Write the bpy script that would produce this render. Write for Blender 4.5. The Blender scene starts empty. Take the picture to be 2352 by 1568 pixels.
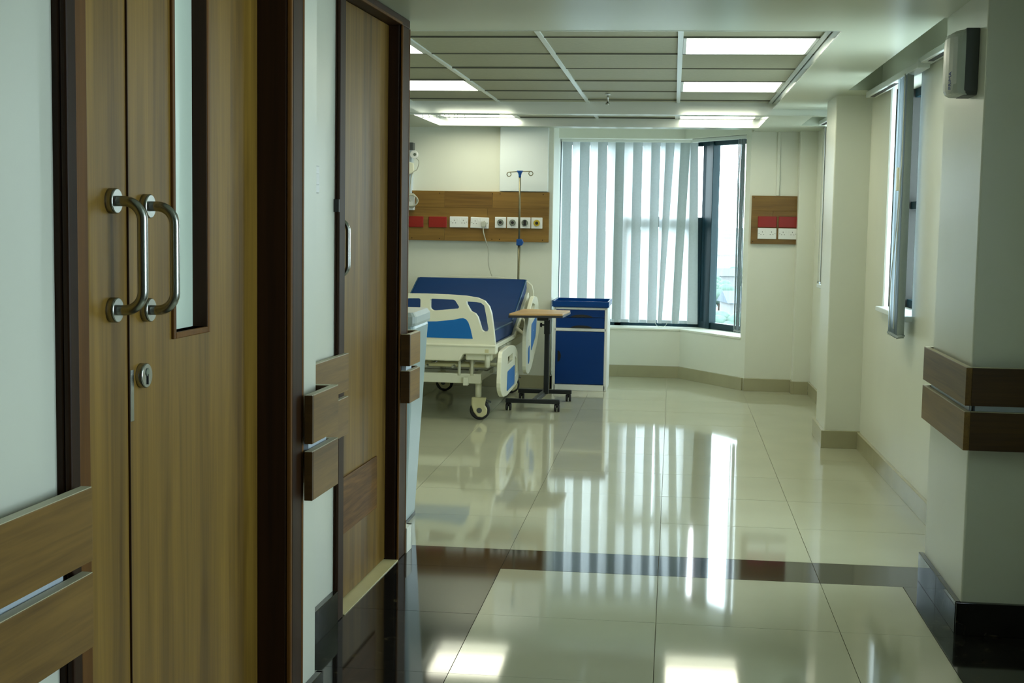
import bpy, bmesh, math, random
from mathutils import Matrix, Vector
random.seed(7)
S = bpy.context.scene
C = S.collection
R = math.radians

# ------------------------------------------------------------------ camera
FPX = 3138.08
cam = bpy.data.cameras.new('camera'); cam_o = bpy.data.objects.new('camera', cam); C.objects.link(cam_o)
cam.sensor_fit = 'HORIZONTAL'; cam.sensor_width = 36.0; cam.lens = FPX / 2352 * 36.0
cam.clip_start = .05; cam.clip_end = 2000
right = Vector((0.99297297, 0.11720351, 0.01637136)); down = Vector((0.02661806, -0.08640269, -0.99590464))
fwd = Vector((-0.11530899, 0.98934216, -0.08891527))
cam_o.matrix_world = Matrix(((right.x, -down.x, -fwd.x, 0), (right.y, -down.y, -fwd.y, 0), (right.z, -down.z, -fwd.z, 1.33), (0, 0, 0, 1)))
S.camera = cam_o

# ------------------------------------------------------------------ world, exposure
vs = S.view_settings
S.display_settings.display_device = 'sRGB'
vs.view_transform = 'Standard'; vs.look = 'None'; vs.gamma = 1.0; vs.use_curve_mapping = False
vs.exposure = 0.2
W = bpy.data.worlds.new('overcast_sky'); S.world = W; W.use_nodes = True
SKY_STRENGTH = 10.0
bg = W.node_tree.nodes['Background']; bg.inputs[0].default_value = (.87, .94, 1.0, 1); bg.inputs[1].default_value = SKY_STRENGTH
PANEL_STRENGTH = 7.0
PANEL_COLOR = (1.0, 1.0, .78, 1)

def portal(name, loc, rot, sx, sy):
    l = bpy.data.lights.new(name, 'AREA'); l.shape = 'RECTANGLE'; l.size = sx; l.size_y = sy; l.energy = 1
    try: l.cycles.is_portal = True
    except Exception: return
    o = bpy.data.objects.new(name, l); C.objects.link(o); o.location = loc; o.rotation_euler = rot

# ------------------------------------------------------------------ materials
MATS = {}
def mat(name, col, rough=.5, metal=0, spec=.5, noise=0, nscale=8, bump=0, bscale=200, coat=0, emis=None, alpha=None):
    m = bpy.data.materials.new(name); m.use_nodes = True; nt = m.node_tree; b = nt.nodes['Principled BSDF']
    b.inputs['Base Color'].default_value = (*col, 1); b.inputs['Roughness'].default_value = rough
    b.inputs['Metallic'].default_value = metal; b.inputs['Specular IOR Level'].default_value = spec
    b.inputs['Coat Weight'].default_value = coat
    if emis:
        b.inputs['Emission Color'].default_value = (*emis[0], 1); b.inputs['Emission Strength'].default_value = emis[1]
    tc = nt.nodes.new('ShaderNodeTexCoord')
    if noise:
        n = nt.nodes.new('ShaderNodeTexNoise'); n.inputs['Scale'].default_value = nscale; n.inputs['Detail'].default_value = 5
        r = nt.nodes.new('ShaderNodeMapRange'); r.inputs[1].default_value = .3; r.inputs[2].default_value = .7
        r.inputs[3].default_value = 1 - noise; r.inputs[4].default_value = 1 + noise
        mx = nt.nodes.new('ShaderNodeVectorMath'); mx.operation = 'SCALE'; mx.inputs[0].default_value = col
        nt.links.new(tc.outputs['Object'], n.inputs['Vector']); nt.links.new(n.outputs['Fac'], r.inputs[0])
        nt.links.new(r.outputs[0], mx.inputs['Scale']); nt.links.new(mx.outputs[0], b.inputs['Base Color'])
    if bump:
        n = nt.nodes.new('ShaderNodeTexNoise'); n.inputs['Scale'].default_value = bscale; n.inputs['Detail'].default_value = 3
        bp = nt.nodes.new('ShaderNodeBump'); bp.inputs['Strength'].default_value = bump; bp.inputs['Distance'].default_value = .002
        nt.links.new(tc.outputs['Object'], n.inputs['Vector']); nt.links.new(n.outputs['Fac'], bp.inputs['Height']); nt.links.new(bp.outputs[0], b.inputs['Normal'])
    MATS[name] = m; return m

def wood(name, c0, c1, axis='Z', rough=.4, band=7.0, spec=.4, contrast=1.0, wob=1.0):
    """grain stretched along one axis, with soft plank-to-plank bands across it"""
    m = bpy.data.materials.new(name); m.use_nodes = True; nt = m.node_tree; b = nt.nodes['Principled BSDF']; L = nt.links.new
    b.inputs['Roughness'].default_value = rough; b.inputs['Specular IOR Level'].default_value = spec
    tc = nt.nodes.new('ShaderNodeTexCoord'); oi = nt.nodes.new('ShaderNodeObjectInfo')
    cx3 = nt.nodes.new('ShaderNodeCombineXYZ')
    for q in range(3):
        mm = nt.nodes.new('ShaderNodeMath'); mm.operation = 'MULTIPLY'; mm.inputs[1].default_value = (3.1, 5.3, 7.7)[q]; L(oi.outputs['Random'], mm.inputs[0]); L(mm.outputs[0], cx3.inputs[q])
    vadd = nt.nodes.new('ShaderNodeVectorMath'); L(tc.outputs['Object'], vadd.inputs[0]); L(cx3.outputs[0], vadd.inputs[1])
    def stretched(sc, along, detail, dist=0):
        mp = nt.nodes.new('ShaderNodeMapping'); v = [sc, sc, sc]; v['XYZ'.index(axis)] = along; mp.inputs['Scale'].default_value = v
        n = nt.nodes.new('ShaderNodeTexNoise'); n.inputs['Scale'].default_value = 1; n.inputs['Detail'].default_value = detail; n.inputs['Distortion'].default_value = dist
        L(vadd.outputs[0], mp.inputs['Vector']); L(mp.outputs[0], n.inputs['Vector']); return n.outputs['Fac']
    fine = stretched(95, 2.2, 6, .6 * wob); big = stretched(band * 2, .25, 2, .2); figure = stretched(14, 1.1, 3, 1.6 * wob)
    def math_(op, a, bb):
        n = nt.nodes.new('ShaderNodeMath'); n.operation = op
        for i, v in enumerate((a, bb)):
            if isinstance(v, (int, float)): n.inputs[i].default_value = v
            else: L(v, n.inputs[i])
        return n.outputs[0]
    s = math_('ADD', math_('MULTIPLY', fine, .26), math_('ADD', math_('MULTIPLY', big, .46), math_('MULTIPLY', figure, .28)))
    s = math_('ADD', s, math_('MULTIPLY', math_('SUBTRACT', oi.outputs['Random'], .5), .09))
    cr = nt.nodes.new('ShaderNodeValToRGB'); e = cr.color_ramp.elements
    e[0].position = .5 - .17 / contrast; e[0].color = (*c0, 1); e[1].position = .5 + .17 / contrast; e[1].color = (*c1, 1)
    L(s, cr.inputs[0]); L(cr.outputs[0], b.inputs['Base Color'])
    bp = nt.nodes.new('ShaderNodeBump'); bp.inputs['Strength'].default_value = .08; bp.inputs['Distance'].default_value = .001
    L(fine, bp.inputs['Height']); L(bp.outputs[0], b.inputs['Normal'])
    MATS[name] = m; return m

def granite(name):
    m = bpy.data.materials.new(name); m.use_nodes = True; nt = m.node_tree; b = nt.nodes['Principled BSDF']; L = nt.links.new
    b.inputs['Roughness'].default_value = .06
    tc = nt.nodes.new('ShaderNodeTexCoord'); n = nt.nodes.new('ShaderNodeTexNoise'); n.inputs['Scale'].default_value = 16; n.inputs['Detail'].default_value = 7; n.inputs['Distortion'].default_value = 1.6
    cr = nt.nodes.new('ShaderNodeValToRGB'); e = cr.color_ramp.elements
    e[0].position = .55; e[0].color = (.009, .009, .008, 1); e[1].position = .74; e[1].color = (.10, .075, .035, 1)
    k = cr.color_ramp.elements.new(.64); k.color = (.018, .016, .012, 1)
    L(tc.outputs['Object'], n.inputs['Vector']); L(n.outputs['Fac'], cr.inputs[0]); L(cr.outputs[0], b.inputs['Base Color'])
    MATS[name] = m; return m

def fabric_translucent(name, col, trans, tcol):
    m = bpy.data.materials.new(name); m.use_nodes = True; nt = m.node_tree; L = nt.links.new
    nt.nodes.remove(nt.nodes['Principled BSDF']); out = nt.nodes['Material Output']
    d = nt.nodes.new('ShaderNodeBsdfDiffuse'); t = nt.nodes.new('ShaderNodeBsdfTranslucent'); mx = nt.nodes.new('ShaderNodeMixShader')
    tc = nt.nodes.new('ShaderNodeTexCoord'); w = nt.nodes.new('ShaderNodeTexNoise'); w.inputs['Scale'].default_value = 60
    r = nt.nodes.new('ShaderNodeMapRange'); r.inputs[3].default_value = .92; r.inputs[4].default_value = 1.06
    sc = nt.nodes.new('ShaderNodeVectorMath'); sc.operation = 'SCALE'; sc.inputs[0].default_value = col
    L(tc.outputs['Object'], w.inputs['Vector']); L(w.outputs['Fac'], r.inputs[0]); L(r.outputs[0], sc.inputs['Scale']); L(sc.outputs[0], d.inputs[0])
    t.inputs[0].default_value = (*tcol, 1); mx.inputs[0].default_value = trans
    L(d.outputs[0], mx.inputs[1]); L(t.outputs[0], mx.inputs[2]); L(mx.outputs[0], out.inputs[0]); MATS[name] = m; return m

def glass(name, col=(.9, .97, .97), gloss=.08):
    m = bpy.data.materials.new(name); m.use_nodes = True; nt = m.node_tree; L = nt.links.new
    nt.nodes.remove(nt.nodes['Principled BSDF']); out = nt.nodes['Material Output']
    t = nt.nodes.new('ShaderNodeBsdfTransparent'); t.inputs[0].default_value = (*col, 1)
    g = nt.nodes.new('ShaderNodeBsdfGlossy'); g.inputs['Roughness'].default_value = .02
    lw = nt.nodes.new('ShaderNodeLayerWeight'); lw.inputs[0].default_value = .5
    pw = nt.nodes.new('ShaderNodeMath'); pw.operation = 'POWER'; pw.inputs[1].default_value = 5; L(lw.outputs['Facing'], pw.inputs[0])
    f = nt.nodes.new('ShaderNodeMath'); f.operation = 'MULTIPLY_ADD'; f.inputs[1].default_value = .6; f.inputs[2].default_value = .04; L(pw.outputs[0], f.inputs[0])
    mx = nt.nodes.new('ShaderNodeMixShader'); L(f.outputs[0], mx.inputs[0]); L(t.outputs[0], mx.inputs[1]); L(g.outputs[0], mx.inputs[2]); L(mx.outputs[0], out.inputs[0])
    MATS[name] = m; return m

def emitter(name, col, strength):
    m = bpy.data.materials.new(name); m.use_nodes = True; nt = m.node_tree
    nt.nodes.remove(nt.nodes['Principled BSDF']); e = nt.nodes.new('ShaderNodeEmission'); e.inputs[0].default_value = col; e.inputs[1].default_value = strength
    nt.links.new(e.outputs[0], nt.nodes['Material Output'].inputs[0]); MATS[name] = m; return m

mat('wall_paint', (.73, .75, .65), .32, noise=.02, nscale=3, bump=.04, bscale=90)
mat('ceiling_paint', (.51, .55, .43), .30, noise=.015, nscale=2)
mat('duct_paint', (.72, .78, .78), .4)
mat('tile_cream', (.43, .43, .31), .055, noise=.035, nscale=2.5, spec=.5)
mat('grout', (.20, .19, .13), .8)
mat('skirting_cream', (.37, .35, .22), .16, noise=.05, nscale=5)
granite('black_granite')
mat('threshold_cream', (.62, .55, .28), .3, noise=.05)
wood('door_veneer', (.068, .032, .004), (.28, .160, .027), 'Z', .42, 5, spec=.3)
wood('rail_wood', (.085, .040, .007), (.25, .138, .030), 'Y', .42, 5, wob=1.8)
wood('rail_wood_x_shaded', (.035, .015, .003), (.085, .042, .010), 'X', .42, 5, wob=1.8)  # cross-grain copy of the rail wood, darkened for faces that get little light
wood('mahogany', (.014, .005, .002), (.042, .016, .004), 'Z', .5, 8, spec=.2)
wood('mahogany_edge', (.085, .034, .006), (.19, .082, .016), 'Z', .5, 8, spec=.2)
wood('kick_wood', (.085, .036, .007), (.27, .125, .030), 'Y', .5, 4, spec=.2, wob=2.5, contrast=1.3)
wood('panel_wood', (.115, .058, .010), (.27, .152, .032), 'X', .42, 4, wob=1.4)
wood('table_wood', (.42, .25, .09), (.60, .38, .15), 'X', .4, 5)
mat('steel', (.42, .43, .41), .26, 1, noise=.03)
mat('aluminium', (.60, .70, .80), .35, .25)
mat('edge_pale', (.50, .46, .32), .5)
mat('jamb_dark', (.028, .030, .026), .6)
mat('pole_metal', (.20, .19, .12), .38, .8)
mat('dark_metal', (.012, .014, .016), .4, .2)
mat('black_plastic', (.010, .010, .011), .5)
mat('ivory_plastic', (.76, .76, .60), .28, noise=.02)
mat('white_plastic', (.78, .80, .78), .32)
mat('grey_plastic', (.07, .08, .08), .45)
mat('dispenser_side', (.55, .60, .55), .35)
mat('lid_grey', (.30, .35, .34), .4)
mat('bin_body', (.25, .33, .34), .3, noise=.03)
mat('blue_panel', (.0, .135, .45), .35)
mat('blue_vinyl', (.0, .030, .125), .6, spec=.2, noise=.06, nscale=5, bump=.15, bscale=25)
mat('blue_vinyl_side', (.004, .06, .14), .4, noise=.06)
mat('cabinet_blue', (.0, .034, .185), .35, spec=.3)
mat('cabinet_tray_blue', (.0, .045, .22), .2)
mat('caster_ivory', (.62, .58, .33), .4)
mat('red_plate', (.26, .008, .003), .4)
mat('yellow_plastic', (.50, .36, .02), .4)
mat('clip_blue', (.0, .07, .30), .4)
mat('window_frame', (.004, .026, .036), .5, 0, .25)
mat('headrail_white', (.66, .70, .66), .35)
mat('cord_white', (.62, .64, .58), .6)
mat('cord_grey', (.45, .46, .38), .6)
mat('ceiling_tile', (.33, .33, .22), .55, noise=.05, nscale=40, bump=.25, bscale=260)
mat('cove_trim', (.84, .88, .86), .13, .45)
mat('grid_bar', (.60, .66, .62), .3, .2)
mat('tbar_dark', (.10, .10, .07), .6)
mat('frosted_glass', (.74, .86, .74), .22, spec=.6)
mat('logo_blue', (.0, .05, .35), .4)
mat('outlet_grey', (.20, .24, .20), .3, .6)
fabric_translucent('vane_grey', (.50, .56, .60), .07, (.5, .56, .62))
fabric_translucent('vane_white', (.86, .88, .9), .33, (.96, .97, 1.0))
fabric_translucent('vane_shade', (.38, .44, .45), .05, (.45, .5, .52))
glass('window_glass'); 
emitter('panel_light', PANEL_COLOR, PANEL_STRENGTH)
mat('leaf_green', (.055, .095, .075), .8, noise=.3, nscale=1.5)
mat('house_wall', (.16, .16, .16), .8); mat('house_roof', (.07, .09, .11), .8)
mat('land', (.085, .105, .10), .9, noise=.5, nscale=.05)
mat('water_grey', (.60, .70, .72), .6)

# ------------------------------------------------------------------ mesh helpers
class MB:
    def __init__(s, tf=None): s.v = []; s.f = []; s.tf = tf; s.sm = []
    def add(s, vs, fs, smooth=False):
        o = len(s.v); s.v += [tuple(s.tf(Vector(p))) if s.tf else tuple(p) for p in vs]; s.f += [tuple(i + o for i in q) for q in fs]; s.sm += [smooth] * len(fs); return s
    def box(s, x0, x1, y0, y1, z0, z1):
        return s.add([(x, y, z) for z in (z0, z1) for y in (y0, y1) for x in (x0, x1)],
                     [(0, 2, 3, 1), (4, 5, 7, 6), (0, 1, 5, 4), (2, 6, 7, 3), (0, 4, 6, 2), (1, 3, 7, 5)])
    def prism(s, pts, a0, a1, ax='Z'):
        """extrude a counter-clockwise outline; ax Z: pts=(x,y); Y: pts=(x,z); X: pts=(y,z)"""
        def P(p, a): return (p[0], p[1], a) if ax == 'Z' else ((p[0], a, p[1]) if ax == 'Y' else (a, p[0], p[1]))
        n = len(pts); area = sum(pts[i][0] * pts[(i + 1) % n][1] - pts[(i + 1) % n][0] * pts[i][1] for i in range(n))
        pts = list(pts) if area > 0 else list(pts)[::-1]
        if ax == 'Y': pts = pts[::-1]
        vs = [P(p, a0) for p in pts] + [P(p, a1) for p in pts]
        return s.add(vs, [tuple(range(n))[::-1], tuple(range(n, 2 * n))] + [(i, (i + 1) % n, n + (i + 1) % n, n + i) for i in range(n)])
    def tube(s, path, r, n=10, closed=False):
        path = [Vector(p) for p in path]; N = len(path); rr = r if isinstance(r, (list, tuple)) else [r] * N
        T = []
        for i in range(N):
            a = path[(i - 1) % N] if (closed or i > 0) else path[i]; b = path[(i + 1) % N] if (closed or i < N - 1) else path[i]
            T.append((b - a).normalized())
        up = Vector((0, 0, 1)) if abs(T[0].z) < .9 else Vector((1, 0, 0)); nrm = T[0].cross(up).normalized(); vs = []
        for i in range(N):
            nrm = (nrm - T[i] * nrm.dot(T[i])).normalized(); bn = T[i].cross(nrm)
            vs += [path[i] + rr[i] * (math.cos(2 * math.pi * k / n) * nrm + math.sin(2 * math.pi * k / n) * bn) for k in range(n)]
        fs = [(i * n + k, i * n + (k + 1) % n, ((i + 1) % N) * n + (k + 1) % n, ((i + 1) % N) * n + k) for i in range(N if closed else N - 1) for k in range(n)]
        s.add(vs, fs, True)
        if not closed: s.add([vs[k] for k in range(n)], [tuple(range(n))[::-1]]); s.add([vs[(N - 1) * n + k] for k in range(n)], [tuple(range(n))])
        return s
    def cyl(s, a, b, r, n=16, r2=None): return s.tube([a, b], [r, r if r2 is None else r2], n)
    def sphere(s, c, r, n=12, m=8, sc=(1, 1, 1)):
        vs = [(c[0] + r * sc[0] * math.sin(math.pi * i / m) * math.cos(2 * math.pi * k / n), c[1] + r * sc[1] * math.sin(math.pi * i / m) * math.sin(2 * math.pi * k / n), c[2] + r * sc[2] * math.cos(math.pi * i / m)) for i in range(m + 1) for k in range(n)]
        return s.add(vs, [(i * n + k, (i + 1) * n + k, (i + 1) * n + (k + 1) % n, i * n + (k + 1) % n) for i in range(m) for k in range(n)], True)

def obj(name, mb, m, parent=None, bevel=0, seg=2):
    me = bpy.data.meshes.new(name); me.from_pydata(mb.v, [], mb.f); me.update()
    bm = bmesh.new(); bm.from_mesh(me); bmesh.ops.remove_doubles(bm, verts=bm.verts, dist=1e-6); bm.to_mesh(me); bm.free()
    if len(me.polygons) == len(mb.sm): me.polygons.foreach_set('use_smooth', mb.sm)
    me.materials.append(MATS[m]); o = bpy.data.objects.new(name, me); C.objects.link(o)
    if parent: o.parent = parent
    if bevel: add_bevel(o, bevel, seg)
    return o
def add_bevel(o, w, seg=2):
    b = o.modifiers.new('edge', 'BEVEL'); b.width = w; b.segments = seg; b.limit_method = 'ANGLE'; b.angle_limit = R(40)
def tag(o, label, cat, group=None):
    o['label'] = label; o['category'] = cat
    if group: o['group'] = group
    return o
def thing(name, label, cat, loc=(0, 0, 0), rz=0, group=None):
    o = bpy.data.objects.new(name, None); C.objects.link(o); o.location = loc; o.rotation_euler = (0, 0, rz); o.empty_display_size = .1
    return tag(o, label, cat, group)
def struct(o, label=None):
    o['kind'] = 'structure'
    if label: o['label'] = label
    return o
def empty_struct(name, loc, label):
    o = bpy.data.objects.new(name, None); C.objects.link(o); o.location = loc; return struct(o, label)
def arc(cx, cy, r, a0, a1, n): return [(cx + r * math.cos(R(a0 + (a1 - a0) * i / n)), cy + r * math.sin(R(a0 + (a1 - a0) * i / n))) for i in range(n + 1)]
def rounded(pts, r, n=4):
    out = []; N = len(pts)
    for i in range(N):
        p = Vector(pts[i]); a = Vector(pts[i - 1]) - p; b = Vector(pts[(i + 1) % N]) - p
        rr = min(r, a.length * .45, b.length * .45); p0 = p + a.normalized() * rr; p1 = p + b.normalized() * rr
        for k in range(n + 1):
            t = k / n; q = p0 * (1 - t) ** 2 + p * 2 * t * (1 - t) + p1 * t * t; out.append((q.x, q.y))
    return out
def plate(name, outline, holes, a0, a1, ax, m, parent=None, bevel=0, seg=2):
    """flat outline with holes, extruded a0..a1 along ax"""
    bm = bmesh.new(); es = []
    def P(p, a): return (p[0], a, p[1]) if ax == 'Y' else ((a, p[0], p[1]) if ax == 'X' else (p[0], p[1], a))
    for loop in [outline] + list(holes):
        vs = [bm.verts.new(P(p, a0)) for p in loop]
        es += [bm.edges.new((vs[i], vs[(i + 1) % len(vs)])) for i in range(len(vs))]
    bmesh.ops.triangle_fill(bm, use_beauty=True, edges=es)
    g = bmesh.ops.extrude_face_region(bm, geom=bm.faces[:])
    d = Vector(P((0, 0), a1)) - Vector(P((0, 0), a0))
    for v in [e for e in g['geom'] if isinstance(e, bmesh.types.BMVert)]: v.co += d
    bmesh.ops.recalc_face_normals(bm, faces=bm.faces[:])
    bmesh.ops.dissolve_limit(bm, angle_limit=R(1), verts=bm.verts[:], edges=bm.edges[:])
    me = bpy.data.meshes.new(name); bm.to_mesh(me); bm.free(); me.materials.append(MATS[m])
    o = bpy.data.objects.new(name, me); C.objects.link(o)
    if parent: o.parent = parent
    if bevel: add_bevel(o, bevel, seg)
    return o
def copy_tree(o, parent=None):
    c = o.copy(); C.objects.link(c)
    if parent: c.parent = parent
    for ch in list(o.children): copy_tree(ch, c)
    return c
def box(x0, x1, y0, y1, z0, z1, tf=None): return MB(tf).box(x0, x1, y0, y1, z0, z1)

# the left wall runs at a slight angle to the floor tiles
def LW(v): return Vector((v.x + .04 * (v.y - 3.5), v.y, v.z))
# the right-hand wall too
def RW(v): return Vector((v.x - .0165 * (v.y - 7.0), v.y, v.z))

ZC = 2.085      # plaster ceiling of corridor and front of the ward
ZB = 2.046      # lower plaster ceiling at the back of the ward
ZT = 2.125      # lay-in tiles in the front recess
ZT2 = 2.11     # lay-in tiles in the back recess

# ================================================================== FLOOR
floor = struct(obj('floor', box(-4.4, 1.7, -3.2, 12.2, -.10, -.004), 'grout'), 'polished cream floor tiles with black granite borders')
_tile_cache = {}
def floor_tile(x0, x1, y0, y1, m, tilt=True):
    g = .0011; w, d = round(x1 - x0 - 2 * g, 4), round(y1 - y0 - 2 * g, 4); key = (w, d, m)
    if key not in _tile_cache:
        o = obj('floor_tile', box(-w / 2, w / 2, -d / 2, d / 2, -.010, 0), m, floor); _tile_cache[key] = o.data
    else:
        o = bpy.data.objects.new('floor_tile', _tile_cache[key]); C.objects.link(o); o.parent = floor
    o.location = ((x0 + x1) / 2, (y0 + y1) / 2, 0)
    if tilt: o.rotation_euler = (random.gauss(0, .00045), random.gauss(0, .00035), 0)
XJ = [-.623 + .6 * k for k in range(-6, 4)]          # ward joints
YJ = [5.40 + .6 * k for k in range(0, 12)]
for i in range(len(XJ) - 1):
    for j in range(len(YJ) - 1): floor_tile(XJ[i], XJ[i + 1], YJ[j], YJ[j + 1], 'tile_cream')
CJ = [5.09 - .613 * k for k in range(0, 14)]
for j in range(len(CJ) - 1):
    for x0, x1 in ((-.623, -.024), (-.024, .577), (.577, .877)): floor_tile(x0, x1, CJ[j + 1], CJ[j], 'tile_cream')
    floor_tile(-1.30, -.623, CJ[j + 1], CJ[j], 'black_granite')
    floor_tile(.877, 1.25, CJ[j + 1], CJ[j], 'black_granite')
    floor_tile(1.25, 1.45, CJ[j + 1], CJ[j], 'black_granite')
for x0, x1 in ((-1.30, -.623), (-.623, -.024), (-.024, .577), (.577, 1.25)): floor_tile(x0, x1, 5.09, 5.40, 'black_granite')

# ================================================================== WALLS
TOP = 2.32
# --- left wall with the double door (wall A)
w = MB(LW)
w.box(-1.12, -.93, -3.0, 2.12, 0, TOP); w.box(-1.12, -.93, 3.29, 3.51, 0, TOP); w.box(-1.12, -.93, 2.12, 3.29, 2.07, TOP)
struct(obj('wall_left', w, 'wall_paint', bevel=.004), 'white plaster wall around the double door')
w = MB(LW)
w.box(-1.30, -1.115, 3.5, 4.34, 0, TOP); w.box(-1.30, -1.115, 5.22, 5.335, 0, TOP); w.box(-1.30, -1.115, 4.34, 5.22, 2.085, TOP)
struct(obj('wall_left_recess', w, 'wall_paint', bevel=.004), 'white plaster wall around the single door')
struct(obj('wall_front', box(-4.4, -1.10, 5.17, 5.33, 0, TOP), 'wall_paint'))
struct(obj('wall_far_left', box(-4.4, -4.2, 5.33, 12, 0, TOP), 'wall_paint'))
struct(obj('wall_lobby_back', box(-1.5, 1.7, -3.2, -3.0, 0, TOP), 'wall_paint'))
# --- bed-head wall and its return
struct(obj('wall_back', MB().prism([(-4.4, 10.75), (-.945, 10.75), (-.992, 11.74), (-1.0, 12.25), (-4.4, 12.25)], 0, TOP), 'wall_paint', bevel=.006), 'cream plaster wall behind the bed')
struct(obj('trim_1', box(-1.365, -.985, 10.69, 10.75, 1.55, ZB + .002), 'duct_paint', bevel=.004), 'pale boxed-in duct above the bed-head panel')
# --- bay window wall: straight part, angled part, right part
DX, DY = .5675, -.8234; NX, NY = .8234, .5675
def dg(t, o): return (.077 + DX * t + NX * o, 11.73 + DY * t + NY * o)      # along / outward of the angled wall
TH = .36; kc = .525
def bay(z0, z1):
    m = MB(); c_in = (.077, 11.73); c_out = (.077 + kc * TH, 11.73 + TH)
    m.prism([(-1.0, 11.73), c_in, c_out, (-1.0, 11.73 + TH)], z0, z1); m.prism([c_in, dg(.90, 0), dg(.90, TH), c_out], z0, z1); return m
wb = bay(0, .42); up = bay(2.03, TOP); wb.add(up.v, up.f)
wb.prism([dg(.84, 0), dg(.90, 0), dg(.90, TH), dg(.84, TH)], .42, 2.03)
struct(obj('wall_bay', wb, 'wall_paint'), 'cream plaster wall below and above the bay window')
w = MB()
w.prism([(.587, 10.985), (.957, 10.975), (.957, 10.85), (1.105, 10.855), (1.40, 10.855), (1.40, 11.4), (.587, 11.4)], 0, TOP)
struct(obj('wall_bay_right', w, 'wall_paint', bevel=.004), 'cream plaster wall carrying the small socket panel')
# --- right wall, far part with its window, column, middle part with its window, pillar
w = MB(RW)
w.box(1.155, 1.40, 10.32, 10.9, 0, TOP); w.box(1.155, 1.40, 8.7, 10.32, 0, .89); w.box(1.155, 1.40, 8.7, 10.32, 2.06, TOP); w.box(1.155, 1.40, 8.4, 8.8, 0, TOP)
w.box(1.155, 1.40, 7.64, 8.45, 0, TOP); w.box(1.155, 1.40, 6.80, 7.64, 0, .89); w.box(1.155, 1.40, 6.80, 7.64, 2.06, TOP); w.box(1.155, 1.40, 6.15, 6.80, 0, TOP); w.box(1.155, 1.40, 5.19, 6.15, 0, .50); w.box(1.155, 1.40, 5.19, 6.15, 2.06, TOP); w.box(1.155, 1.40, 4.9, 5.25, 0, TOP)
struct(obj('wall_right', w, 'wall_paint'), 'cream plaster wall with two narrow windows')
struct(obj('wall_column', box(.928, 1.16, 8.27, 8.76, 0, TOP), 'wall_paint', bevel=.006), 'square cream column against the right wall')
w = MB(); w.box(.967, 1.30, 4.53, 5.19, 0, TOP); w.box(1.30, 1.60, 4.53, 4.75, 0, TOP)
struct(obj('wall_pillar', w, 'wall_paint', bevel=.006), 'cream plaster pillar at the end of the corridor wall')
w = MB(); w.box(1.40, 1.60, -3.0, 1.72, 0, TOP); w.box(1.40, 1.60, 2.95, 4.6, 0, TOP); w.box(1.40, 1.60, 1.72, 2.95, 0, .80); w.box(1.40, 1.60, 1.72, 2.95, 2.0, TOP)
struct(obj('wall_corridor_right', w, 'wall_paint'), 'cream plaster corridor wall with an added unseen window opposite the double door')

# ================================================================== BASEBOARDS
def base_run(name, runs, m, h, label=None, tf=None):
    """runs: list of (x0,x1,y0,y1) boxes, each a separate skirting tile"""
    e = empty_struct(name, (0, 0, 0), label)
    for q in runs:
        if len(q) == 4 and not isinstance(q[0], tuple): obj('skirting_tile', box(*q, 0, h, tf), m, e, bevel=.0015)
        else: obj('skirting_tile', MB(tf).prism(q, 0, h), m, e, bevel=.0015)
    return e
def split(a, b, n): return [(a + (b - a) * i / n, a + (b - a) * (i + 1) / n) for i in range(n)]
base_run('baseboard_left', [(-.93, -.912, 3.32, 3.525), (-1.115, -.912, 3.51, 3.528)] + [(-.93, -.912, a, b) for a, b in split(-2.9, 2.09, 8)], 'black_granite', .105, 'black granite skirting on the left wall', LW)
base_run('baseboard_left_recess', [(-1.115, -1.095, a, b) for a, b in split(3.53, 4.30, 2)], 'black_granite', .105, 'black granite skirting beside the single door', LW)
base_run('baseboard_nib', [(-1.115, -1.092, 5.262, 5.355), (-1.30, -1.092, 5.335, 5.355)], 'wall_paint', .10, 'painted skirting at the wall end', LW)
base_run('baseboard_back', [(a, b, 10.733, 10.75) for a, b in split(-4.2, -.93, 6)] + [[(-.945, 10.733), (-.93, 10.733), (-.975, 11.73), (-.99, 11.73)]], 'skirting_cream', .10, 'beige tile skirting behind the bed')
bay_runs = [(a, b, 11.713, 11.73) for a, b in split(-.97, .08, 2)] + [[dg(a, 0), dg(b, 0), dg(b, -.017), dg(a, -.017)] for a, b in split(0.0, .89, 2)]
bay_runs += [(.585, .965, 10.958, 10.985), (.945, .967, 10.84, 10.975), (.967, 1.10, 10.835, 10.855)]
base_run('baseboard_bay', bay_runs, 'skirting_cream', .10, 'beige tile skirting below the bay window')
base_run('baseboard_right', [(1.137, 1.155, a, b) for a, b in split(8.76, 10.86, 4)] + [(1.137, 1.155, a, b) for a, b in split(5.19, 8.27, 5)], 'skirting_cream', .10, 'beige tile skirting along the right wall', RW)
base_run('baseboard_column', [(.908, 1.15, 8.25, 8.27), (.908, .928, 8.27, 8.77)], 'skirting_cream', .105, 'beige tile skirting round the column')
base_run('baseboard_pillar', [(.949, .967, a, b) for a, b in split(4.512, 5.205, 2)] + [(.949, 1.40, 4.51, 4.53)], 'black_granite', .108, 'black granite skirting round the pillar')

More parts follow.
